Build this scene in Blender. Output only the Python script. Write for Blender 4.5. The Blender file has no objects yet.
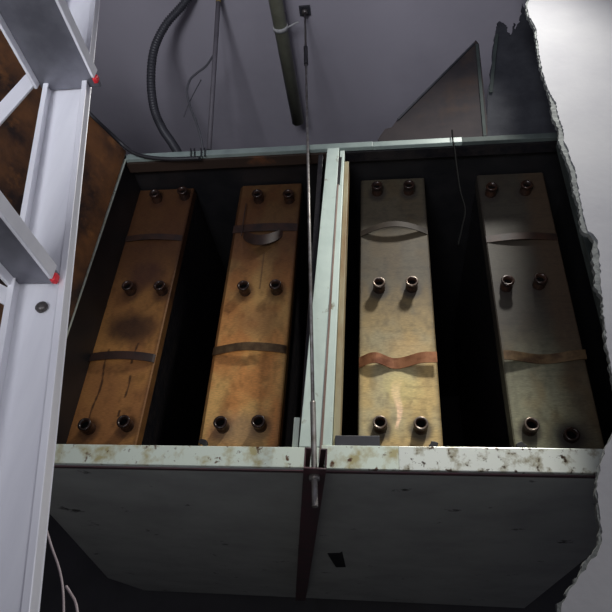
import bpy, bmesh, math, random
from mathutils import Vector, Matrix
random.seed(7)
S = bpy.context.scene
C = S.collection

# ------------------------------------------------------------------ camera
AX = Vector((0.9910779, -0.01767321, -0.13210697))      # world X seen in camera axes (right, down, forward)
AY = Vector((0.1193921, 0.55830487, 0.82100012))
AZ = Vector((0.05924626, -0.8294476, 0.55543366))
F = 600.0
cam_d = bpy.data.cameras.new('camera')
cam = bpy.data.objects.new('camera', cam_d); C.objects.link(cam); S.camera = cam
right = Vector((AX[0], AY[0], AZ[0])); down = Vector((AX[1], AY[1], AZ[1])); fwd = Vector((AX[2], AY[2], AZ[2]))
R3 = Matrix((right, -down, -fwd)).transposed()
cam.matrix_world = R3.to_4x4()
cam_d.sensor_fit = 'HORIZONTAL'; cam_d.sensor_width = 36; cam_d.lens = 36 * F / 612
cam_d.clip_start = 0.01

def ray(x, y):
    v = Vector((x - 306, y - 306, F)); return Vector((AX.dot(v), AY.dot(v), AZ.dot(v)))
def onY(x, y, Y): r = ray(x, y); return r * (Y / r.y)
def onZ(x, y, Z): r = ray(x, y); return r * (Z / r.z)

# ------------------------------------------------------------------ world, lights, exposure
w = bpy.data.worlds.new('world'); S.world = w; w.use_nodes = True
w.node_tree.nodes['Background'].inputs[0].default_value = (0.80, 0.80, 1.0, 1)
w.node_tree.nodes['Background'].inputs[1].default_value = 0.24
def area(name, loc, target, sx, sy, power, col):
    d = bpy.data.lights.new(name, 'AREA'); d.shape = 'RECTANGLE'; d.size = sx; d.size_y = sy
    d.energy = power; d.color = col
    o = bpy.data.objects.new(name, d); C.objects.link(o); o.location = loc
    o.rotation_euler = (Vector(target) - Vector(loc)).to_track_quat('-Z', 'Y').to_euler(); return o
k_ = area('ceiling_lamp', (0.51, 0.60, 2.18), (0.02, 1.27, 0.12), 0.18, 0.12, 5.6, (1.0, 0.98, 0.92)); k_.data.spread = math.radians(62)
u_ = area('ceiling_fill', (-0.5, -1.0, -0.2), (-0.2, 1.0, 2.25), 0.8, 0.6, 10, (0.90, 0.92, 1.0)); u_.data.spread = math.radians(75)  # unseen fill light, added to brighten the ceiling from below
t_ = bpy.data.lights.new('ladder_fill', 'POINT'); t_.energy = 3.2; t_.shadow_soft_size = 0.03; t_.color = (0.94, 0.96, 1.0)  # unseen fill light beside the lens, added to brighten the ladder
t_o = bpy.data.objects.new('ladder_fill', t_); C.objects.link(t_o); t_o.location = (0.05, -0.06, 0.10)
l_ = area('underside_fill', (-0.2, -0.6, -1.1), (-0.1, 2.3, 0.1), 0.8, 0.6, 0.9, (1.0, 0.97, 0.90)); l_.data.spread = math.radians(75)  # unseen fill light near the floor, added to brighten the cabinet's underside
S.view_settings.view_transform = 'Standard'; S.view_settings.look = 'None'
S.view_settings.gamma = 1.0; S.view_settings.use_curve_mapping = False; S.view_settings.exposure = 0.0

D = 1.2          # plane of the cabinet's front frame
ZT, ZB = 1.39, 0.415
YP = 1.344       # plane of the metal plates
HC = 2.25         # ceiling height above the lens

# ------------------------------------------------------------------ materials
def lin(c): return tuple(((v / 255) / 12.92 if v / 255 <= 0.04045 else ((v / 255 + 0.055) / 1.055) ** 2.4) for v in c)
def mat(name, c1, c2=None, scale=8.0, rough=0.6, metal=0.0, lo=0.4, hi=0.65, bump=0.0, bscale=60.0, stretch=(1, 1, 1), detail=6.0, spec=0.5, c3=None, s3=30, t3=(0.6, 0.7)):
    m = bpy.data.materials.new(name); m.use_nodes = True; nt = m.node_tree; N = nt.nodes; L = nt.links
    b = N['Principled BSDF']; b.inputs['Roughness'].default_value = rough; b.inputs['Metallic'].default_value = metal
    b.inputs['Specular IOR Level'].default_value = spec
    tc = N.new('ShaderNodeTexCoord'); mp = N.new('ShaderNodeMapping'); mp.inputs['Scale'].default_value = stretch
    L.new(tc.outputs['Object'], mp.inputs[0])
    def noise(sc, lo, hi, det):
        n = N.new('ShaderNodeTexNoise'); n.inputs['Scale'].default_value = sc; n.inputs['Detail'].default_value = det
        n.inputs['Roughness'].default_value = 0.62
        L.new(mp.outputs[0], n.inputs['Vector'])
        r = N.new('ShaderNodeMapRange'); r.inputs[1].default_value = lo; r.inputs[2].default_value = hi
        L.new(n.outputs[0], r.inputs[0]); return r.outputs[0], n
    if c2 is None: c2 = tuple(v * 0.8 for v in c1)
    f, n1 = noise(scale, lo, hi, detail)
    mx = N.new('ShaderNodeMix'); mx.data_type = 'RGBA'
    mx.inputs[6].default_value = (*c1, 1); mx.inputs[7].default_value = (*c2, 1); L.new(f, mx.inputs[0])
    out = mx.outputs[2]
    if c3:
        f3, _ = noise(s3, t3[0], t3[1], 8)
        m3 = N.new('ShaderNodeMix'); m3.data_type = 'RGBA'; L.new(f3, m3.inputs[0]); L.new(out, m3.inputs[6]); m3.inputs[7].default_value = (*c3, 1)
        out = m3.outputs[2]
    L.new(out, b.inputs['Base Color'])
    if bump:
        nb = N.new('ShaderNodeTexNoise'); nb.inputs['Scale'].default_value = bscale; nb.inputs['Detail'].default_value = 4
        L.new(mp.outputs[0], nb.inputs['Vector'])
        bp = N.new('ShaderNodeBump'); bp.inputs['Strength'].default_value = bump; bp.inputs['Distance'].default_value = 0.003
        L.new(nb.outputs[0], bp.inputs['Height']); L.new(bp.outputs[0], b.inputs['Normal'])
    return m
def colmat(name, rough, metal, grain=0.12):
    """colour from the stains and painted shade stored on the mesh, with a fine rolled grain"""
    m = bpy.data.materials.new(name); m.use_nodes = True; nt = m.node_tree; N = nt.nodes; L = nt.links
    b = N['Principled BSDF']; b.inputs['Roughness'].default_value = rough; b.inputs['Metallic'].default_value = metal
    a = N.new('ShaderNodeAttribute'); a.attribute_name = 'stain_shade'
    tc = N.new('ShaderNodeTexCoord'); mp = N.new('ShaderNodeMapping'); mp.inputs['Scale'].default_value = (1, 1, 5)
    L.new(tc.outputs['Object'], mp.inputs[0])
    n = N.new('ShaderNodeTexNoise'); n.inputs['Scale'].default_value = 90; n.inputs['Detail'].default_value = 5
    L.new(mp.outputs[0], n.inputs['Vector'])
    r = N.new('ShaderNodeMapRange'); r.inputs[1].default_value = 0.3; r.inputs[2].default_value = 0.7
    r.inputs[3].default_value = 1 - grain * 2.2; r.inputs[4].default_value = 1 + grain; L.new(n.outputs[0], r.inputs[0])
    v = N.new('ShaderNodeVectorMath'); v.operation = 'SCALE'; L.new(a.outputs['Color'], v.inputs[0]); L.new(r.outputs[0], v.inputs['Scale'])
    L.new(v.outputs[0], b.inputs['Base Color'])
    bp = N.new('ShaderNodeBump'); bp.inputs['Strength'].default_value = 0.25; bp.inputs['Distance'].default_value = 0.001
    L.new(n.outputs[0], bp.inputs['Height']); L.new(bp.outputs[0], b.inputs['Normal'])
    return m

M = {
 'mint': mat('mint_paint', (0.60, 0.70, 0.62), (0.52, 0.62, 0.55), 14, 0.38, c3=(0.20, 0.15, 0.07), s3=22, t3=(0.60, 0.70)),
 'mint_rust': mat('rust_stained_mint_paint', (0.66, 0.74, 0.64), (0.42, 0.38, 0.20), 20, 0.36, lo=0.50, hi=0.66, c3=(0.10, 0.045, 0.018), s3=45, t3=(0.60, 0.66)),
 'mint_worn_highlight': mat('worn_mint_paint_with_highlight', (0.80, 0.84, 0.76), (0.40, 0.38, 0.28), 30, 0.30, lo=0.50, hi=0.62, metal=0.25, c3=(0.05, 0.028, 0.015), s3=60, t3=(0.58, 0.64)),  # worn paint, its base lightened to stand in for a lamp highlight
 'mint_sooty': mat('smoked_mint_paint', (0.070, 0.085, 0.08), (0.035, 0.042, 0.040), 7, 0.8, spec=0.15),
 'mint_top': mat('upper_mint_paint', (0.26, 0.32, 0.29), (0.19, 0.235, 0.22), 12, 0.45),
 'under': mat('grey_green_underside', (0.33, 0.345, 0.33), (0.26, 0.27, 0.26), 5, 0.6, c3=(0.02, 0.018, 0.016), s3=12, t3=(0.64, 0.70)),
 'black': mat('soot_black', (0.006, 0.006, 0.007), (0.012, 0.011, 0.012), 12, 0.55),
 'tar': mat('tarry_black', (0.008, 0.008, 0.010), (0.018, 0.015, 0.015), 30, 0.28, bump=0.8, bscale=70),
 'cream': mat('yellowed_cream_paint', (0.34, 0.30, 0.18), (0.20, 0.11, 0.04), 16, 0.5, stretch=(1, 1, 0.25)),
 'pinkrust': mat('pinkish_seam', (0.30, 0.22, 0.18), (0.13, 0.07, 0.05), 30, 0.5, stretch=(1, 1, 0.2)),
 'door': mat('rust_brown_door', (0.17, 0.068, 0.020), (0.018, 0.009, 0.006), 6, 0.5, lo=0.38, hi=0.62, bump=0.5, bscale=30, c3=(0.30, 0.12, 0.03), s3=9, t3=(0.58, 0.75)),
 'brownlip': mat('scorched_brown_lip', (0.035, 0.022, 0.016), (0.15, 0.06, 0.025), 10, 0.5, lo=0.6, hi=0.75),
 'ceiling': mat('grey_ceiling_paint', (0.34, 0.32, 0.36), (0.28, 0.265, 0.30), 1.6, 0.9, bump=0.15, bscale=50),
 'wall': mat('white_plasterboard_paint', (0.31, 0.31, 0.32), (0.27, 0.27, 0.285), 3, 0.95, spec=0.1, bump=0.15, bscale=60, c3=(0.2, 0.2, 0.21), s3=30, t3=(0.70, 0.76)),
 'gypsum': mat('grey_gypsum_core', (0.15, 0.16, 0.155), (0.08, 0.085, 0.085), 40, 0.95, bump=0.8, bscale=90),
 'backwall': mat('dark_back_wall', (0.06, 0.06, 0.064), None, 5, 0.9),
 'floor': mat('dull_floor', (0.35, 0.34, 0.33), None, 5, 0.9),
 'alu': mat('brushed_aluminium', (0.85, 0.85, 0.88), (0.75, 0.75, 0.79), 20, 0.42, metal=0.25, stretch=(1, 1, 0.1)),
 'alu_dull': mat('dull_aluminium', (0.20, 0.20, 0.225), (0.13, 0.13, 0.15), 14, 0.45, metal=0.55),
 'red': mat('red_plastic', (0.75, 0.03, 0.04), (0.6, 0.02, 0.03), 20, 0.45),
 'steel': mat('zinc_rod', (0.30, 0.29, 0.28), (0.16, 0.14, 0.12), 40, 0.4, metal=0.5),
 'darksteel': mat('dark_bracket_steel', (0.070, 0.050, 0.052), (0.110, 0.050, 0.058), 20, 0.45, metal=0.3),
 'rivet': mat('darkened_steel', (0.10, 0.09, 0.085), None, 20, 0.4, metal=0.5),
 'pvc': mat('olive_plastic_pipe', (0.20, 0.205, 0.15), (0.14, 0.14, 0.10), 12, 0.5),
 'tape': mat('pale_tape', (0.45, 0.45, 0.44), None, 30, 0.7),
 'hose': mat('dark_grey_hose', (0.035, 0.035, 0.042), None, 20, 0.5),
 'conduit': mat('grey_conduit', (0.13, 0.12, 0.135), None, 20, 0.6),
 'yellow': mat('yellow_brown_sleeve', (0.28, 0.20, 0.06), None, 20, 0.6),
 'cable': mat('black_cable_jacket', (0.02, 0.02, 0.023), None, 20, 0.45),
 'greycable': mat('grey_cable_jacket', (0.10, 0.10, 0.11), None, 20, 0.5),
 'palewire': mat('pale_wire_jacket', (0.30, 0.25, 0.26), None, 20, 0.5),
 'sheet': mat('brown_grey_sheet', (0.040, 0.034, 0.035), (0.026, 0.024, 0.027), 6, 0.9, spec=0.1, c3=(0.06, 0.04, 0.03), s3=5, t3=(0.5, 0.7)),
 'smoked': mat('smoked_torn_sheet', (0.030, 0.031, 0.037), (0.048, 0.050, 0.057), 9, 0.95, spec=0.1, bump=0.4, bscale=40),
 'sheet_edge': mat('grey_green_sheet_edge', (0.05, 0.06, 0.058), None, 20, 0.9, spec=0.1),
 'stub_dark': mat('burnt_tube', (0.020, 0.012, 0.010), (0.045, 0.020, 0.012), 40, 0.3, metal=0.2),
 'stub_clean': mat('copper_steel_tube', (0.28, 0.23, 0.19), (0.14, 0.09, 0.06), 50, 0.32, metal=0.6),
 'strap_dark': mat('burnt_copper_strap', (0.040, 0.018, 0.011), (0.018, 0.011, 0.009), 30, 0.5, metal=0.1),
 'strap_bright': mat('copper_strap', (0.36, 0.16, 0.075), (0.16, 0.055, 0.025), 25, 0.35, metal=0.5),
 'strap_brass': mat('brassy_strap', (0.17, 0.11, 0.055), (0.06, 0.032, 0.018), 25, 0.38, metal=0.5),
 'strap_dim': mat('smoked_strap', (0.04, 0.03, 0.02), (0.025, 0.018, 0.013), 25, 0.65, metal=0.0, spec=0.3),
 'bore': mat('tube_bore', (0.004, 0.004, 0.004), None, 10, 0.9, spec=0.05),
}
PLATE_DARK = colmat('varnished_copper_plate', 0.50, 0.35)
PLATE_BRASS = colmat('brushed_brass_plate', 0.62, 0.15)

# ------------------------------------------------------------------ mesh helpers
class MB:
    def __init__(s): s.v = []; s.f = []; s.sm = []
    def add(s, vs, fs, smooth=False):
        o = len(s.v); s.v += [Vector(v) for v in vs]
        for f in fs: s.f.append([i + o for i in f]); s.sm.append(smooth)
        return s
    def box(s, a, b):
        x0, y0, z0 = a; x1, y1, z1 = b
        return s.add([(x0,y0,z0),(x1,y0,z0),(x1,y1,z0),(x0,y1,z0),(x0,y0,z1),(x1,y0,z1),(x1,y1,z1),(x0,y1,z1)],
            [(3,2,1,0),(4,5,6,7),(0,1,5,4),(1,2,6,5),(2,3,7,6),(3,0,4,7)])
    def hexa(s, q, off):
        """quad q (4 points) extruded by off"""
        q = [Vector(p) for p in q]; off = Vector(off); vs = q + [p + off for p in q]
        return s.add(vs, [(0,1,2,3),(7,6,5,4),(0,4,5,1),(1,5,6,2),(2,6,7,3),(3,7,4,0)])
    def prism(s, pts, off):
        n = len(pts); pts = [Vector(p) for p in pts]; off = Vector(off)
        fs = [list(range(n)), list(range(2*n-1, n-1, -1))] + [(i, i+n, (i+1) % n + n, (i+1) % n) for i in range(n)]
        return s.add(pts + [p + off for p in pts], fs)
    def tube(s, pts, rad, n=10, cap=True, ring=None):
        pts = [Vector(p) for p in pts]; m = len(pts); rings = []; prev = None
        for i, p in enumerate(pts):
            t = (pts[min(i+1, m-1)] - pts[max(i-1, 0)]).normalized()
            if prev is None:
                up = Vector((0,0,1)) if abs(t.z) < 0.9 else Vector((1,0,0)); u = t.cross(up).normalized()
            else: u = (prev - t * prev.dot(t)).normalized()
            prev = u; v = t.cross(u)
            r = rad(i) if callable(rad) else rad
            rings.append([p + (u*math.cos(a) + v*math.sin(a)) * r for a in [2*math.pi*k/n for k in range(n)]])
        vs = [q for r_ in rings for q in r_]; fs = []
        for i in range(m-1):
            for k in range(n): fs.append((i*n+k, i*n+(k+1) % n, (i+1)*n+(k+1) % n, (i+1)*n+k))
        s.add(vs, fs, True)
        if cap: s.add(rings[0], [list(range(n))[::-1]]); s.add(rings[-1], [list(range(n))])
        return s
    def lathe(s, origin, axis, prof, n=20):
        """prof: (distance along axis, radius)"""
        axis = Vector(axis).normalized(); up = Vector((0,0,1)) if abs(axis.z) < 0.9 else Vector((1,0,0))
        u = axis.cross(up).normalized(); v = axis.cross(u); o = Vector(origin); vs = []
        for d, r in prof:
            for k in range(n):
                a = 2*math.pi*k/n; vs.append(o + axis*d + (u*math.cos(a)+v*math.sin(a))*max(r, 1e-4))
        fs = [(i*n+k, i*n+(k+1) % n, (i+1)*n+(k+1) % n, (i+1)*n+k) for i in range(len(prof)-1) for k in range(n)]
        return s.add(vs, fs, True)
    def build(s, name, m, parent=None, bevel=0, origin=None):
        off = Vector((0,0,0))
        if parent is not None:
            p = parent
            while p is not None: off += p.location; p = p.parent
        org = Vector(origin) if origin is not None else off
        me = bpy.data.meshes.new(name); me.from_pydata([v - org for v in s.v], [], s.f)
        me.polygons.foreach_set('use_smooth', s.sm)
        bm = bmesh.new(); bm.from_mesh(me); bmesh.ops.remove_doubles(bm, verts=bm.verts, dist=1e-5)
        bmesh.ops.recalc_face_normals(bm, faces=bm.faces)
        bm.to_mesh(me); bm.free()
        me.materials.append(m); o = bpy.data.objects.new(name, me); C.objects.link(o)
        o.location = org - off if parent is not None else org
        o.parent = parent
        if bevel:
            b = o.modifiers.new('bevel', 'BEVEL'); b.width = bevel; b.segments = 2; b.limit_method = 'ANGLE'
        return o
def tag(o, label=None, cat=None, group=None, kind=None):
    if label: o['label'] = label
    if cat: o['category'] = cat
    if group: o['group'] = group
    if kind: o['kind'] = kind
    return o
def empty(name, loc, label, cat, group=None):
    o = bpy.data.objects.new(name, None); C.objects.link(o); o.location = loc; o.empty_display_size = 0.05
    return tag(o, label, cat, group)
def spline(pts, n=12):
    pts = [Vector(p) for p in pts]; P = [2*pts[0]-pts[1]] + pts + [2*pts[-1]-pts[-2]]; out = []
    for i in range(1, len(P)-2):
        for k in range(n):
            t = k/n; a, b, c, d = P[i-1], P[i], P[i+1], P[i+2]
            out.append(0.5*((2*b)+(c-a)*t+(2*a-5*b+4*c-d)*t*t+(3*b-a-3*c+d)*t**3))
    return out + [pts[-1]]

# ------------------------------------------------------------------ setting
ceil = MB(); nx, ny = 40, 40; vs = []
ceil.box((-2.6, -2.2, HC), (2.4, 3.3, HC+0.08)).build('ceiling', M['ceiling'])['kind'] = 'structure'
MB().box((-2.6, 3.2, -1.5), (2.4, 3.3, HC)).build('wall_back', M['backwall'])['kind'] = 'structure'
MB().box((-2.6, -2.2, -1.58), (2.4, 3.3, -1.5)).build('floor', M['floor'])['kind'] = 'structure'
MB().box((-2.7, -2.2, -1.5), (-2.6, 3.3, HC)).build('wall_left', M['ceiling'])['kind'] = 'structure'

# the plasterboard wall with its broken edge, standing in front of the cabinet's right end
edge = [(530,-6),(527,6),(529,16),(533,22),(536,29),(538,44),(540,59),(543,73),(546,83),(549,91),(556,103),(557,110),(559,118),(563,128),(564,140),
 (570,155),(571,160),(575,167),(577,179),(579,190),(581,201),(583,210),(584,218),(588,231),(594,234),(597,240),(599,251),(600,262),(601,274),(600,285),
 (603,298),(604,320),(606,332),(607,344),(611,365),(616,390),(617,420),(612,438),(606,447),(603,457),(601,466),(598,475),(597,490),(599,509),(601,523),
 (602,540),(599,553),(595,557),(589,561),(586,569),(580,575),(577,583),(570,589),(567,597),(562,603),(561,612),(556,625)]
YW = 1.0
def rough_edge(pts, Y, amp, seed):
    r = random.Random(seed); out = []
    P = [onY(x, y, Y) for x, y in pts]
    for a, b in zip(P, P[1:]):
        k = max(2, int((b-a).length/0.006))
        for i in range(k):
            q = a.lerp(b, i/k); q.x += r.uniform(-amp, amp); q.z += r.uniform(-amp, amp)*0.5; out.append(q)
    out.append(P[-1]); return out
wall = empty('wall_right', (1.3, YW, -1.5), None, None); del_ = None
wall['kind'] = 'structure'
def board(edgepts, Y, thick, name, m, right_x=2.4, lo=-1.5):
    e = list(edgepts); top = e[0].copy(); top.z = HC; bot = e[-1].copy(); bot.z = lo
    e = [top] + e + [bot]
    for q in e: q.y = Y
    b = MB(); n = len(e); zs = [q.z for q in e]
    for i in range(1, n):                      # keep heights monotonic so the strips stay clean
        if e[i].z > e[i-1].z - 1e-4: e[i].z = e[i-1].z - 1e-4
    v = []
    for q in e: v += [(q.x, Y, q.z), (right_x, Y, q.z), (q.x, Y+thick, q.z), (right_x, Y+thick, q.z)]
    fs = []
    for i in range(n-1):
        a = i*4; c = a+4
        fs += [(a, a+1, c+1, c), (a+2, c+2, c+3, a+3), (a, c, c+2, a+2)]
    fs += [(0, 2, 3, 1), ((n-1)*4, (n-1)*4+1, (n-1)*4+3, (n-1)*4+2)]
    b.add(v, fs); return b.build(name, m, wall)
board(rough_edge(edge, YW, 0.0016, 3), YW, 0.0035, 'painted_face', M['wall'])
core_px = []
rr = random.Random(11)
for x, y in edge:
    d = 1.5
    if 95 < y < 290: d = 5.5 + rr.uniform(-2.0, 1.5)
    elif y >= 290 and y < 540: d = 1.0 + rr.uniform(0, 1)
    elif y >= 540: d = 3.5 + rr.uniform(-2, 2)
    core_px.append((x-d, y))
board(rough_edge(core_px, YW+0.0036, 0.0022, 5), YW+0.0036, 0.011, 'gypsum_core', M['gypsum'])

# ------------------------------------------------------------------ cabinet
cab = empty('metal_cabinet', (-0.15, D, ZB), 'large mint-green metal cabinet hung under the ceiling with two open front bays of metal plates', 'cabinet')
XL, XR = -0.80, 0.56
YB = 2.92
def fq(pts, off, name, m, bevel=0.0015):      # a bar of the front frame from four points on the front plane
    return MB().hexa([onY(x, y, D) for x, y in pts], off).build(name, m, cab, bevel)
zt0, zt1 = 1.352, 1.392
zb0, zb1 = 0.410, 0.458
b_ = 0.03
MB().box((XL, D, zt0+0.018), (-0.03, D+0.014, zt1)).build('top_rail', M['mint_top'], cab, 0.0015)
MB().box((-0.03, D, zt0+0.017), (0.225, D+0.014, zt1-0.002)).build('top_rail', M['mint_top'], cab, 0.0015)
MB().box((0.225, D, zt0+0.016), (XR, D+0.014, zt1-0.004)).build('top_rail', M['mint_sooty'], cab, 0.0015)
MB().box((XL, D, zb0), (-0.141, D+b_, zb1-0.004)).build('bottom_rail', M['mint_rust'], cab, 0.0015)
MB().box((-0.139, D-0.003, zb0-0.002), (0.02, D+b_, zb1)).build('bottom_rail', M['mint_rust'], cab, 0.0015)
MB().box((0.02, D-0.003, zb0-0.002), (XR, D+b_, zb1)).build('bottom_rail', M['mint_worn_highlight'], cab, 0.0015)
# mullion: two stiles meeting at a seam
MB().prism([(-0.187, D, zb1-0.003), (-0.141, D, zb1-0.003), (-0.128, D, zt0+0.020), (-0.163, D, zt0+0.020)], (0, b_, 0)).build('stile', M['mint'], cab, 0.0012)
MB().prism([(-0.138, D+0.001, zb1+0.001), (-0.118, D+0.001, zb1+0.001), (-0.112, D+0.001, zt0+0.008), (-0.125, D+0.001, zt0+0.008)], (0, b_, 0)).build('stile', M['mint'], cab, 0.0012)
MB().prism([(-0.1425, D-0.002, zb1-0.03), (-0.1375, D-0.002, zb1-0.03), (-0.125, D-0.002, 1.22), (-0.129, D-0.002, 1.22)], (0, 0.02, 0)).build('seam_strip', M['pinkrust'], cab)
MB().prism([(-0.129, D-0.001, 1.22), (-0.122, D-0.001, 1.22), (-0.119, D-0.001, 1.33), (-0.127, D-0.001, 1.33)], (0, 0.02, 0)).build('seam_gap', M['black'], cab)
MB().prism([(-0.117, D+0.012, zb1), (-0.103, D+0.012, zb1), (-0.100, D+0.012, 1.325), (-0.112, D+0.012, 1.325)], (0, 0.05, 0)).build('inner_jamb', M['cream'], cab, 0.001)
MB().box((-0.190, D+0.012, 0.46), (-0.176, D+0.15, 1.36)).build('inner_jamb', M['tar'], cab, 0.001)
MB().box((-0.205, D+0.02, 0.46), (-0.192, D+0.05, 0.53)).build('inner_jamb', M['mint_rust'], cab, 0.001)
# outer left and right stiles (thin, edge on)
MB().prism([(-0.802, D, zb0), (-0.794, D, zb0), (-0.787, D, zt1-0.01), (-0.796, D, zt1-0.01)], (0, 0.006, 0)).build('stile', M['mint_rust'], cab, 0.001)
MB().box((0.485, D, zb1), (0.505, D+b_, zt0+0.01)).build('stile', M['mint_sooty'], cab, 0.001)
# casing
MB().box((XL-0.004, D+0.004, zb0), (XL+0.006, YB, zt1-0.004)).build('side_panel', M['black'], cab)
MB().box((XR-0.006, D+0.004, zb0), (XR+0.004, YB, zt1-0.008)).build('side_panel', M['black'], cab)
MB().box((XL, D+0.006, zt0+0.034), (XR, YB, zt1-0.002)).build('top_panel', M['black'], cab)
MB().box((XL+0.006, D+0.020, zb0+0.006), (XR-0.006, YB, zb0+0.010)).build('inner_floor', M['black'], cab)
g_ = [onZ(x, y, zb0-0.004) for x, y in ((36,500),(52,516),(108,578),(160,598))]
MB().prism([(XR,D+0.006,zb0-0.004),(XL,D+0.006,zb0-0.004)]+[tuple(q) for q in g_ if q.y < YB-0.01]+[(g_[-1].x, YB, zb0-0.004),(XR,YB,zb0-0.004)], (0,0,0.008)).build('underside_panel', M['under'], cab)
MB().box((XL, YB-0.01, zb0), (XR, YB, zt1)).build('back_panel', M['black'], cab)
MB().box((-0.160, D+0.25, zb0+0.01), (-0.130, YB-0.02, zt0+0.03)).build('divider', M['black'], cab)
MB().box((XL+0.01, D+0.015, zt0+0.012), (-0.165, D+0.05, zt0+0.034)).build('inner_lip', M['brownlip'], cab)
MB().box((-0.11, D+0.015, zt0+0.012), (XR-0.07, D+0.05, zt0+0.034)).build('inner_lip', M['tar'], cab)
MB().box((XL, D+0.001, zb0-0.007), (XR, D+0.012, zb0-0.004)).build('drip_edge', M['darksteel'], cab)
p = onZ(337, 560, zb0-0.004); MB().prism([(p.x-0.022,p.y-0.10,p.z-0.0005),(p.x+0.016,p.y-0.11,p.z-0.0005),(p.x+0.026,p.y-0.13,p.z-0.0005),(p.x+0.022,p.y+0.10,p.z-0.0005),(p.x-0.012,p.y+0.11,p.z-0.0005)], (0,0,-0.002)).build('patch', M['black'], cab)
# long seam lines under the box
# open hinged door on the left
hd = Vector((-0.857+0.788, 1.037-1.2, 0)).normalized(); hn = Vector((hd.y, -hd.x, 0))
h0 = Vector((-0.803, D-0.002, 0))
q = [h0+Vector((0,0,0.42)), h0+hd*0.60+Vector((0,0,0.42)), h0+hd*0.60+Vector((0,0,1.395)), h0+Vector((0,0,1.395))]
door = MB().hexa(q, -hn*0.018).build('door', M['door'], cab, 0.002)
tag(door, 'open door with rust-brown burnt inner face')
q2 = [h0+hd*0.012+Vector((0,0,0.43)), h0+hd*0.012+Vector((0,0,1.37)), h0+hd*0.0005+Vector((0,0,1.37)), h0+hd*0.0005+Vector((0,0,0.43))]
for k, (a0, a1, z0, z1) in enumerate([(0.02,0.045,0.46,1.36),(0.55,0.575,0.46,1.36),(0.045,0.55,1.335,1.36),(0.045,0.55,0.46,0.485)]):
    s_ = 1 if hn.x > 0 else -1
    q = [h0+hd*a0+Vector((0,0,z0)), h0+hd*a1+Vector((0,0,z0)), h0+hd*a1+Vector((0,0,z1)), h0+hd*a0+Vector((0,0,z1))]
    MB().hexa(q, hn*0.006).build('door_return', M['door'], door)
# small bits of debris on the bottom rail's ledge
def lump(px, py, w_, h_, name, label, cat, seed, m, Y=D+0.012, group=None):
    r = random.Random(seed); c = onY(px, py, Y); b = MB(); n = 9
    pts = [(c.x+math.cos(2*math.pi*k/n)*w_*r.uniform(0.6,1.1), Y-0.008, c.z+math.sin(2*math.pi*k/n)*h_*r.uniform(0.6,1.15)) for k in range(n)]
    zmin = min(p[2] for p in pts); dz = 0.4575 - zmin
    pts = [(x, y, z+dz) for x, y, z in pts]
    o = b.prism(pts, (0, 0.012, 0)).build(name, m, None, 0.001, (c.x, Y, 0.4575))
    return tag(o, label, cat, group)
lump(434, 447, 0.012, 0.008, 'debris_flake', 'small black flake on the bottom rail below the third plate from the left', 'debris', 1, M['black'])
lump(521, 449, 0.011, 0.008, 'debris_flake', 'small black flake on the bottom rail below the rightmost plate', 'debris', 2, M['black'])
lump(204, 443, 0.012, 0.007, 'debris_flake', 'small black flake at the lower left corner of the second plate from the left', 'debris', 4, M['black'])
c = onY(365, 444, D+0.015)
o = MB().box((-0.112, D+0.006, 0.4585), (-0.018, D+0.026, 0.484)).build('foam_block', M['hose'], None, 0.002, (-0.065, D+0.016, 0.4585))
tag(o, 'charcoal rectangular block at the lower left corner of the right bay', 'block')

# ------------------------------------------------------------------ plate units
def hash2(ix, iy, s):
    n = math.sin(ix*127.1 + iy*311.7 + s*74.7)*43758.5453; return n - math.floor(n)
def vnoise(x, y, s):
    ix, iy = math.floor(x), math.floor(y); fx, fy = x-ix, y-iy; fx = fx*fx*(3-2*fx); fy = fy*fy*(3-2*fy)
    a = hash2(ix,iy,s); b = hash2(ix+1,iy,s); c = hash2(ix,iy+1,s); d = hash2(ix+1,iy+1,s)
    return (a+(b-a)*fx)*(1-fy)+(c+(d-c)*fx)*fy
def fbm(x, y, s): return 0.5*vnoise(x,y,s)+0.3*vnoise(2.1*x,2.1*y,s+1)+0.2*vnoise(4.3*x,4.3*y,s+2)
def mix(a, b, t): t = max(0, min(1, t)); return tuple(p+(q-p)*t for p, q in zip(a, b))
def sst(a, b, x): t = max(0, min(1, (x-a)/(b-a))); return t*t*(3-2*t)

Z0, Z1 = 0.427, 1.379
def plate_mesh(xa, xb, colour, name, m, parent):
    cols, rows = 60, 250; ch = 0.010 if xb < -0.2 else 0.003; cr = 0.003
    xs = [xa-0.001] + [xa] + [xa+ch+(xb-xa-ch-cr)*i/cols for i in range(cols+1)] + [xb] + [xb+0.001]
    ys = [YP+0.045, YP+ch] + [YP]*(cols+1) + [YP+cr, YP+0.030]
    v = []; cl = []; nX = len(xs)
    for j in range(rows+1):
        z = Z0+(Z1-Z0)*j/rows
        for i in range(nX):
            v.append((xs[i], ys[i], z)); cl.append(colour((xs[i]-xa)/(xb-xa), z, xs[i]))
    f = [(j*nX+i, j*nX+i+1, (j+1)*nX+i+1, (j+1)*nX+i) for j in range(rows) for i in range(nX-1)]
    b = MB(); b.add(v, f); off = parent.location
    me = bpy.data.meshes.new(name); me.from_pydata([Vector(p)-off for p in v], [], f)
    at = me.color_attributes.new('stain_shade', 'FLOAT_COLOR', 'POINT')
    at.data.foreach_set('color', [k for c_ in cl for k in (*c_, 1)])
    me.materials.append(m); o = bpy.data.objects.new(name, me); C.objects.link(o); o.parent = parent
    return o

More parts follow.
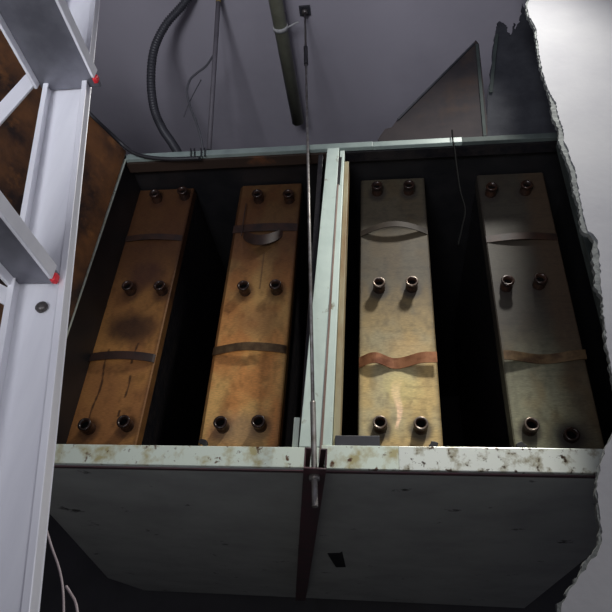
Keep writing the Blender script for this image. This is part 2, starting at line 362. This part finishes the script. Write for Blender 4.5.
def stub(x, z, parent, m, length=0.034, r=0.0160):
    pr = [(0, r*1.02), (length*0.35, r*1.02), (length*0.45, r*0.93), (length*0.80, r*0.93), (length*0.84, r*1.06), (length-0.002, r*1.06), (length, r*0.98), (length, r*0.70), (length-0.014, r*0.66)]
    o = MB().lathe((x, YP, z), (0,-1,0), pr, 20).build('tube_stub', M['stub_dark'], parent)
    if m is not M['stub_dark']: MB().lathe((x, YP, z), (0,-1,0), [(length-0.004, r*1.075), (length+0.0004, r*1.0), (length+0.0006, r*0.78), (length-0.005, r*0.76)], 24).build('rim', m, o)
    MB().lathe((x, YP-length+0.013, z), (0,-1,0), [(0, r*0.67), (0.0005, 0.0)], 20).build('bore', M['bore'], o)
    return o
def strap(xa, xb, z, hgt, prof, zoff, m, parent, label=None, name='strap'):
    """flat ribbon standing off the plate; prof(t) = stand-off, zoff(t) = rise"""
    n = 40; b = MB(); v = []; th = 0.0022
    for i in range(n+1):
        t = i/n; x = xa+(xb-xa)*t; y = YP-0.001-prof(t); zz = z+zoff(t)
        v += [(x, y, zz-hgt/2), (x, y, zz+hgt/2), (x, y+th, zz+hgt/2), (x, y+th, zz-hgt/2)]
    f = []
    for i in range(n):
        a = i*4; c_ = a+4
        for k in range(4): f.append((a+k, a+(k+1) % 4, c_+(k+1) % 4, c_+k))
    f += [(0,1,2,3), (n*4+3, n*4+2, n*4+1, n*4)]
    b.add(v, f)
    o = b.build(name, m, parent)
    if label: o['label'] = label
    return o

def wave(t): return math.cos((t-0.20)*2*math.pi/0.54) if t < 0.47 else (-math.cos((t-0.47)*math.pi/0.40) if t < 0.87 else 1.0)
XS = [(-0.812, -0.612), (-0.458, -0.258), (-0.071, 0.124), (0.282, 0.476)]
# tube positions read off the plates (pixel pairs -> points on the plate plane)
STUBS = [
 [(154,193),(182,190),(127,285),(159,285),(84,424),(123,421)],
 [(257,193),(288,193),(243,285),(275,284),(220,422),(258,421)],
 [(377,185),(409,184),(379,282),(412,281),(380,422),(421,423)],
 [(492,186),(527,184),(508,280),(541,278),(532,424),(574,431)]]
LOOK = [
 dict(base=(0.38,0.165,0.052), warm=(0.47,0.22,0.062), dark=(0.06,0.025,0.014), halo=0.5),
 dict(base=(0.80,0.47,0.155), warm=(0.66,0.29,0.085), dark=(0.09,0.04,0.018), halo=0.35),
 dict(base=(0.50,0.42,0.23), warm=(0.56,0.40,0.16), dark=(0.10,0.08,0.05), halo=0.75),
 dict(base=(0.36,0.35,0.22), warm=(0.30,0.24,0.12), dark=(0.06,0.05,0.035), halo=0.7)]
LBL = ['leftmost plate unit, dark orange-brown metal with smoky patches and drip lines',
 'second plate unit from the left, golden-brown metal with a broken sagging upper strap',
 'third plate unit from the left, pale brass with a light streak between its lowest tubes',
 'rightmost plate unit, dull greenish brass metal, mostly in the shade of the broken wall']
for i in range(4):
    xa, xb = XS[i]; L_ = LOOK[i]
    root = empty('plate_unit', ((xa+xb)/2, YP, Z0), LBL[i], 'metal plate', 'tall plate units in the cabinet bays')
    MB().box((xa+0.002, YP+0.012, Z0), (xb-0.002, YP+0.9, Z1)).build('body', M['tar'], root)
    st = []
    for px, py in STUBS[i]:
        P_ = onY(px, py, YP-0.033); st.append((P_.x, P_.z))
    def colour(u, z, x, i=i, L_=L_, st=st):
        n = fbm(x*12+i*7, z*9, i*5); n2 = fbm(x*60, z*45, i*9+3)
        c_ = mix(L_['base'], L_['warm'], sst(0.35, 0.65, n)); c_ = mix(c_, tuple(k*0.72 for k in c_), sst(0.45, 0.8, n2))
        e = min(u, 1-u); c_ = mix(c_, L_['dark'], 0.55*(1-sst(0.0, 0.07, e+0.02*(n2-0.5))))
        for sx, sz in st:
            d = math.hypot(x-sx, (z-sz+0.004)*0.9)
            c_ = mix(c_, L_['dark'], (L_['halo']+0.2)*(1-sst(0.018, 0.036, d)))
        c_ = mix(c_, (0.025,0.019,0.015) if i > 1 else (0.065,0.026,0.012), (0.90 if i != 3 else 0.95)*sst((0.68, 0.68, 0.52, 0.46)[i]+0.12*n, (1.15, 1.17, 1.04, 0.88)[i], z))           # roof shade painted into the plate colours, heaviest on the rightmost plate
        if i == 0:
            pz = math.hypot((x+0.705)/0.085, (z-0.845)/0.055); c_ = mix(c_, (0.03,0.014,0.010), 0.85*(1-sst(0.4, 1.4, pz+0.5*(n-0.5))))
            pz = math.hypot((x+0.70)/0.06, (z-1.03)/0.05); c_ = mix(c_, (0.05,0.02,0.018), 0.6*(1-sst(0.4, 1.4, pz)))
            for lx, a, b in ((-0.748, 0.53, 0.78), (-0.672, 0.58, 0.80)):
                if a < z < b and (lx > -0.7 and (int(z*30) % 3 == 0)) is False:
                    c_ = mix(c_, (0.03,0.012,0.008), 0.85*(1-sst(0.0015, 0.0035, abs(x-lx-0.004*math.sin(z*40)))))
        if i == 1:
            pz = math.hypot((x+0.345)/0.065, (z-0.86)/0.06); c_ = mix(c_, (0.22,0.09,0.035), 0.6*(1-sst(0.3, 1.4, pz)))
            pz = math.hypot((x+0.36)/0.08, (z-0.55)/0.05); c_ = mix(c_, (0.36,0.24,0.15), 0.55*(1-sst(0.3, 1.4, pz)))
            if 0.97 < z < 1.10: c_ = mix(c_, (0.08,0.04,0.02), 0.8*(1-sst(0.0012, 0.003, abs(x+0.352))))
        if i == 2:
            k = abs(x-0.024+0.004*math.sin(z*60)); wd = 0.006+0.009*sst(0.56, 0.68, z)
            if 0.52 < z < 0.72: c_ = mix(c_, (0.95,0.66,0.42), 0.9*(1-sst(wd*0.5, wd, k+0.004*(n2-0.5)))*sst(0.55, 0.57, z)*(1-sst(0.64, 0.70, z)))
            pz = math.hypot((x-0.035)/0.05, (z-0.665)/0.05); c_ = mix(c_, (0.66,0.56,0.24), 0.5*(1-sst(0.5, 1.2, pz+0.6*(n2-0.5))))
            pz = math.hypot((x-0.05)/0.06, (z-0.77)/0.05); c_ = mix(c_, (0.50,0.32,0.12), 0.5*(1-sst(0.3, 1.3, pz)))
            c_ = mix(c_, (0.42,0.27,0.16), 0.6*(1-sst(0.50, 0.56, z+0.03*n)))
            c_ = mix(c_, tuple(k*0.80 for k in c_), sst(0.55, 0.75, fbm(x*15, z*160, 77)))
        if i == 3:
            c_ = mix(c_, (0.06,0.035,0.018), 0.75*sst(0.55, 0.8, u+0.15*(n-0.5)))  # broken wall's shade painted on the plate's right half
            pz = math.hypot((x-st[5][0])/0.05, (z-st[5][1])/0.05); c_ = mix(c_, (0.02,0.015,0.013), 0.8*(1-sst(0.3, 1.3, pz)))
            c_ = mix(c_, tuple(k*0.82 for k in c_), sst(0.55, 0.75, fbm(x*15, z*160, 78)))
        return c_
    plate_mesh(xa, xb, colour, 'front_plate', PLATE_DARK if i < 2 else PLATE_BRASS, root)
    for k, (sx, sz) in enumerate(st):
        burnt = i < 2 or k < 2 or (i == 3 and k in (2, 3, 5))
        if i == 3 and k == 5: stub(sx, sz, root, M['stub_dark'], 0.018)
        else: stub(sx, sz, root, M['stub_dark'] if burnt else M['stub_clean'])
    zu = [1.150, 1.140, 1.140, 1.110][i]; zl = [0.742, 0.760, 0.712, 0.714][i]
    a, b = xa+0.001, xb-0.001
    sn = lambda t: math.sin(math.pi*t)
    if i == 0:
        strap(a, b, 1.168, 0.022, lambda t: 0.012*sn(t), lambda t: 0, M['strap_dark'], root)
        strap(a, b, 0.748, 0.024, lambda t: 0.017*sn(t)**0.6, lambda t: 0.003*sn(t), M['strap_dark'], root)
    if i == 1:
        strap(a, b, 1.195, 0.030, lambda t: 0.006*sn(t), lambda t: 0, M['strap_dark'], root)
        strap(a+0.035, a+0.155, 1.180, 0.038, lambda t: 0.024*sn(t), lambda t: -0.050*sn(t)**0.8, M['strap_dark'], root, 'broken strap sagging in a loop')
        strap(a+0.030, a+0.033, 1.225, 0.13, lambda t: 0.012, lambda t: 0, M['strap_dark'], root, None, 'bent_strip')
        strap(a, b, 0.768, 0.024, lambda t: 0.018*sn(t)**0.7, lambda t: 0.008*sst(0, 0.5, t)-0.004*t, M['strap_brass'], root)
    if i == 2:
        strap(a, b, 1.160, 0.020, lambda t: 0.026*sn(t), lambda t: 0.012*sn(t), M['strap_dim'], root, 'strap bowed up in an arch')
        strap(a, b, 0.734, 0.030, lambda t: 0.009+0.007*wave(t), lambda t: 0.005*wave(t), M['strap_bright'], root, 'bright copper strap bent in a wave')
    if i == 3:
        strap(a, b, 1.125, 0.024, lambda t: 0.010*sn(t), lambda t: 0, M['strap_dark'], root)
        strap(a, b, 0.742, 0.026, lambda t: 0.008+0.006*math.cos(2*math.pi*t), lambda t: 0.003*math.cos(2*math.pi*t), M['strap_brass'], root)

# ------------------------------------------------------------------ hanger rod and support channel
rb = Vector(onY(315, 507, 1.09)); rt = onY(305, 12, 1.27); dirv = (rt-rb).normalized(); rt = rb + dirv*((HC-rb.z)/dirv.z)
rod = empty('hanger_rod', rt, 'thin threaded steel hanger rod running down in front of the cabinet', 'rod')
n = 320; L_ = (rt-rb).length
thr = [rb.lerp(rt, i/900) for i in range(0, 100)]
MB().tube(thr, lambda i: 0.0052 + (0.0009 if i % 2 else 0), 10).build('threaded_end', M['steel'], rod)
MB().tube([rb.lerp(rt, 0.105), rb.lerp(rt, 0.45), rb.lerp(rt, 0.80)], 0.0040, 10).build('rod_shaft', M['steel'], rod)
MB().tube([rb.lerp(rt, 0.84), rb.lerp(rt, 0.995)], 0.0040, 8).build('upper_shaft', M['rivet'], rod)
MB().tube([rb.lerp(rt, 0.79), rb.lerp(rt, 0.85)], 0.0085, 6).build('coupling_nut', M['cable'], rod)
an = MB().box((rt.x-0.022, rt.y-0.02, HC-0.008), (rt.x+0.022, rt.y+0.02, HC-0.0005)).build('anchor', M['hose'], rod, 0.002)
MB().lathe(rt+Vector((0,0,-0.008)), -dirv, [(0,0.001),(0,0.013),(0.018,0.013),(0.018,0.001)], 6).build('nut', M['rivet'], an)
chz = zb0-0.010
e0 = Vector((onY(316, 450, 1.06).x, 1.06, chz)); e1 = onZ(301, 590, chz); dv = (e1-e0); dv.z = 0; dv.normalize(); sv = Vector((dv.y, -dv.x, 0))
ch = empty('support_channel', e0, 'dark steel support channel running under the cabinet, pierced by the hanger rod', 'bracket')
def chan(name, s0, s1, z0, z1, m, l0=0.0, l1=None, par=None):
    A = e0+dv*l0; B = e0+dv*((e1-e0).length if l1 is None else l1)
    return MB().hexa([A+sv*s0+Vector((0,0,z0)), A+sv*s1+Vector((0,0,z0)), A+sv*s1+Vector((0,0,z1)), A+sv*s0+Vector((0,0,z1))], B-A).build(name, m, par or ch, 0.0008)
chan('web', -0.021, 0.021, -0.040, -0.037, M['darksteel'])
chan('flange', -0.021, -0.018, -0.037, 0, M['darksteel']); chan('flange', 0.018, 0.021, -0.037, 0, M['darksteel'])
chan('lip', -0.018, -0.0085, -0.003, 0, M['darksteel']); chan('lip', 0.0085, 0.018, -0.003, 0, M['darksteel'])
tt = (chz-0.04-rb.z)/(rt.z-rb.z); npt = rb.lerp(rt, tt)
MB().lathe(npt, -dirv, [(0,0.001),(0,0.011),(0.009,0.011),(0.009,0.001)], 6).build('nut', M['steel'], rod)
# ------------------------------------------------------------------ pipes, hose and cables below the ceiling
p0 = onZ(298, 122, HC-0.10); p1 = onZ(277, 8, HC-0.10); ex = p1+(p1-p0)*1.4
pipe = empty('plastic_pipe', p0, 'straight olive-grey plastic pipe under the ceiling, ending open above the left bay', 'pipe')
pr_ = 0.026; ax = (ex-p0).normalized(); ln = (ex-p0).length
MB().lathe(p0, ax, [(0.03, 0.021), (0, 0.021), (0, pr_), (ln, pr_), (ln, 0.001)], 24).build('pipe_wall', M['pvc'], pipe)
cp = p0+ax*((onZ(281, 28, HC-0.10)-p0).length)
MB().lathe(cp-ax*0.006, ax, [(0, pr_), (0, pr_+0.003), (0.016, pr_+0.003), (0.016, pr_)], 24).build('tie_wrap', M['tape'], pipe)
MB().tube(spline([cp+Vector((pr_,0,0.0)), cp+Vector((pr_+0.025,-0.004,0.014)), cp+Vector((pr_+0.04,0,0.03))]), 0.0035, 6).build('tie_tail', M['tape'], pipe)
MB().box((cp.x-0.012, cp.y-0.006, cp.z+pr_-0.001), (cp.x+0.012, cp.y+0.006, HC-0.0005)).build('hanger', M['conduit'], pipe)

# flexible ribbed hose
hp = [(196,-12,1.14),(182,6,1.18),(165,26,1.22),(154,50,1.26),(151,80,1.30),(154,108,1.34),(162,128,1.38),(172,143,1.40),(180,156,1.42)]
hpts = spline([onY(*q) for q in hp], 40)
o = MB().tube(hpts, lambda i: 0.0165 if (i//2) % 2 else 0.0135, 14).build('ribbed_hose', M['hose'], None, 0, hpts[-1])
tag(o, 'thick dark ribbed hose curving down behind the top left of the cabinet', 'hose')
# straight conduit with a yellowish sleeve at the top
c0 = onY(219, -8, 1.17); c1 = onY(209, 150, 1.42)
cd = empty('conduit', c1, 'thin straight grey conduit right of the ribbed hose', 'pipe')
MB().tube([c0, c1], 0.009, 12).build('conduit_wall', M['conduit'], cd)
MB().tube([c0.lerp(c1, 0.0), c0.lerp(c1, 0.07)], 0.0100, 12).build('sleeve', M['yellow'], cd)
def cable(px, r, name, label, cat, m, group=None, n=10):
    pts = spline([onY(*q) for q in px], n)
    return tag(MB().tube(pts, r, 8).build(name, m, None, 0, pts[-1]), label, cat, group)
cable([(213,56,1.32),(206,66,1.32),(197,73,1.32),(190,80,1.32),(187,92,1.33),(190,106,1.34),(196,122,1.35),(201,138,1.37),(203,152,1.39)], 0.0042, 'loose_cable', 'grey cable looping out from the straight conduit and back behind the cabinet', 'cable', M['greycable'])
cable([(201,80,1.35),(193,95,1.35),(187,108,1.35),(184,117,1.35)], 0.0020, 'thin_wire', 'very thin grey wire hanging inside the loop of the grey cable', 'wire', M['greycable'])
# ends of wire hooked over the top rail
def hook(px, label):
    zt = zt1+0.004
    x = onY(px, 148, D).x
    pts = spline([(x+0.010, D-0.004, zt-0.036), (x+0.007, D-0.005, zt-0.015), (x+0.004, D-0.004, zt+0.001), (x+0.000, D+0.012, zt+0.004), (x, D+0.08, zt+0.003)], 8)
    pts = [Vector(q) for q in pts]
    tag(MB().tube(pts, 0.0022, 8).build('hook_wire', M['cable'], None, 0, pts[-1]), label, 'wire', 'black wires hooked over the top rail')
for px, s in ((190.5, 'leftmost of the four black wires hooked over the cabinet top rail'), (194, 'second from the left of the four black wires hooked over the cabinet top rail'),
              (200.5, 'third from the left of the four black wires hooked over the cabinet top rail'), (204, 'rightmost of the four black wires hooked over the cabinet top rail')): hook(px, s)
cable([(66,88,0.95),(80,104,1.02),(96,120,1.07),(110,133,1.13),(122,144,1.17),(134,153,1.185),(148,157,1.188),(170,159,1.19),(200,158,1.19)], 0.0062, 'door_cable', 'black cable along the top of the open door and into the left bay', 'cable', M['cable'])
cable([(46,528,1.05),(52,548,1.05),(59,568,1.04),(63,590,1.03),(64,625,1.02)], 0.0022, 'pale_wire', 'thin pale pinkish wire below the cabinet at lower left', 'wire', M['palewire'])
cable([(66,586,1.05),(71,594,1.05),(76,604,1.04),(79,625,1.03)], 0.0024, 'pale_wire', 'short pale wire right of the pinkish wire at lower left', 'wire', M['palewire'])
cable([(452,130,1.19),(453,142,1.190),(455,152,1.190),(456,162,1.192),(460,190,1.20),(465,210,1.21),(462,228,1.22),(458,246,1.23)], 0.0022, 'black_wire', 'black wire hanging over the top rail into the right bay', 'wire', M['bore'])

# ------------------------------------------------------------------ dark sheets above the cabinet
YS = 1.206
tri = [(379,146),(378,139),(385,129),(392,127),(400,116),(425,92),(450,67),(470,46),(476,40),(479,44),(481,62),(484,90),(487,118),(489,146)]
ZS = zt1 - 0.0005
def sheet(px, Y, thick, name, m, label, cat, rough=0):
    P = [onY(x, y, Y) for x, y in px]
    for q in P: q.z = max(q.z, ZS)
    if rough:
        r = random.Random(4); Q = []
        for a, b in zip(P, P[1:]):
            for k in range(4):
                q = a.lerp(b, k/4)
                if q.z > ZS+0.02: q.x += r.uniform(-rough, rough); q.z += r.uniform(-rough, rough)
                Q.append(q)
        P = Q+[P[-1]]
    base = empty(name, ((P[0].x+P[-1].x)/2, Y, ZS), label, cat)
    MB().prism(P, (0, thick, 0)).build('panel', m, base)
    return base, P
b1, P1 = sheet(tri, YS, 0.006, 'metal_sheet', M['sheet'], 'dark brownish triangular sheet standing on the cabinet top, its point near the ceiling', 'sheet')
def strip_on(par, pts, Y, w_, m, name):
    P = [onY(x, y, Y) for x, y in pts]
    for q in P: q.z = max(q.z, ZS)
    for a, b in zip(P, P[1:]):
        d = (b-a).normalized(); s = Vector((-d.z, 0, d.x))*w_/2
        MB().hexa([a-s, a+s, b+s, b-s], (0, 0.005, 0)).build(name, m, par)
strip_on(b1, [(398,119),(474,43)], YS-0.005, 0.006, M['smoked'], 'folded_edge')
strip_on(b1, [(477,44),(486,142)], YS-0.005, 0.009, M['sheet_edge'], 'folded_edge')
jag = [(483,146),(485,129),(488,95),(490,73),(492,50),(494,35),(497,26),(499,21),(504,23),(507,27),(509,34),(511,36),(513,30),(514,22),(516,30),(519,22),(521,16),(523,3),(525,14),(529,18),(532,26),(537,35),(548,60),(560,90),(575,146)]
b2, P2 = sheet(jag, YS+0.010, 0.006, 'torn_sheet', M['smoked'], 'jagged smoke-blackened torn sheet standing on the cabinet top beside the broken wall', 'sheet', 0.004)
strip_on(b2, [(497,34),(494,60),(491,92)], YS+0.003, 0.010, M['sheet_edge'], 'folded_edge')

# ------------------------------------------------------------------ aluminium step ladder
lad = empty('step_ladder', (0.0, 0.24, -1.5), 'aluminium step ladder with red plastic tips at the left edge', 'ladder')
lb = Vector((-0.2690, 0, 0.0)); lt = Vector((-0.4150, 0, 0.70)); ld = (lt-lb).normalized(); lx = Vector((ld.z, 0, -ld.x))
def rail(Y, sgn, z_bot=-1.5, z_top=1.25):
    A = lb+ld*((z_bot)/ld.z); B = lb+ld*(z_top/ld.z); r = []
    def bar(x0, x1, y0, y1, name, m, bev=0.0015, par=None):
        wa, wb = 1.0, 1.0
        q = [A+lx*x0+Vector((0,Y+y0,0)), A+lx*x1+Vector((0,Y+y0,0)), A+lx*x1+Vector((0,Y+y1,0)), A+lx*x0+Vector((0,Y+y1,0))]
        return MB().hexa(q, B-A).build(name, m, par or lad, bev)
    W = 0.0285
    o = bar(-W, W, 0.0*sgn, 0.003*sgn, 'rail', M['alu'])
    bar(-W, -W+0.0035, -0.012*sgn, 0.0*sgn, 'rail_flange', M['alu'], 0.0008, o)
    bar(W-0.0035, W, -0.012*sgn, 0.0*sgn, 'rail_flange', M['alu'], 0.0008, o)
    bar(-W-0.001, -W+0.006, -0.014*sgn, -0.012*sgn, 'rail_lip', M['alu'], 0.0008, o)
    bar(W-0.006, W+0.001, -0.014*sgn, -0.012*sgn, 'rail_lip', M['alu'], 0.0008, o)
    return o
r1 = rail(0.45, 1); r2 = rail(0.02, -1)
def axis_x(z): return lb.x + (z-lb.z)*(ld.x/ld.z)
def tread(z, y0=0.05, y1=0.447, wl=0.045, wr=0.045, red=True, riv=False):
    x = axis_x(z); t = MB().box((x-wl, y0, z), (x+wr, y1, z+0.004)).build('tread', M['alu_dull'], lad, 0.001)
    MB().box((x+wr-0.002, y0, z-0.010), (x+wr+0.002, y1-0.020, z+0.006)).build('tread_lip', M['alu'], t, 0.001)
    MB().box((x-wl-0.003, y0, z-0.010), (x-wl+0.001, y1-0.010, z+0.006)).build('tread_lip', M['alu'], t, 0.001)
    for k in range(3):
        continue; MB().box((xx, y0, z-0.004), (xx+0.002, y1, z)).build('rib', M['alu_dull'], t)
    if red: tag(MB().box((x+wr-0.002, y1-0.020, z-0.011), (x+wr+0.004, y1-0.012, z-0.001)).build('end_cap', M['red'], t, 0.002), 'red plastic tip')
    if riv: MB().lathe((x+0.008, 0.449, z-0.028), (0,-1,0), [(0,0.006),(0.003,0.006),(0.005,0.003),(0.005,0.0)], 12).build('rivet', M['rivet'], t)
tread(0.650, wl=0.036, wr=0.045); tread(0.335, wl=0.026, wr=0.022, riv=True)
for z in (-0.01, -0.30, -0.57, -0.88, -1.19, 0.98): tread(z)
def flat(a, b, w_, th, name, m):
    a = Vector(a); b = Vector(b); d = (b-a).normalized(); s = d.cross(Vector((0,1,0))).normalized()*w_/2
    return MB().hexa([a-s, a+s, b+s, b-s], (0, th, 0)).build(name, m, lad, 0.001)
flat(onY(36, 72, 0.47), onY(-70, 190, 0.47), 0.028, 0.004, 'brace', M['alu'])
flat(onY(20, 303, 0.47), onY(-60, 262, 0.47), 0.018, 0.004, 'brace', M['alu'])
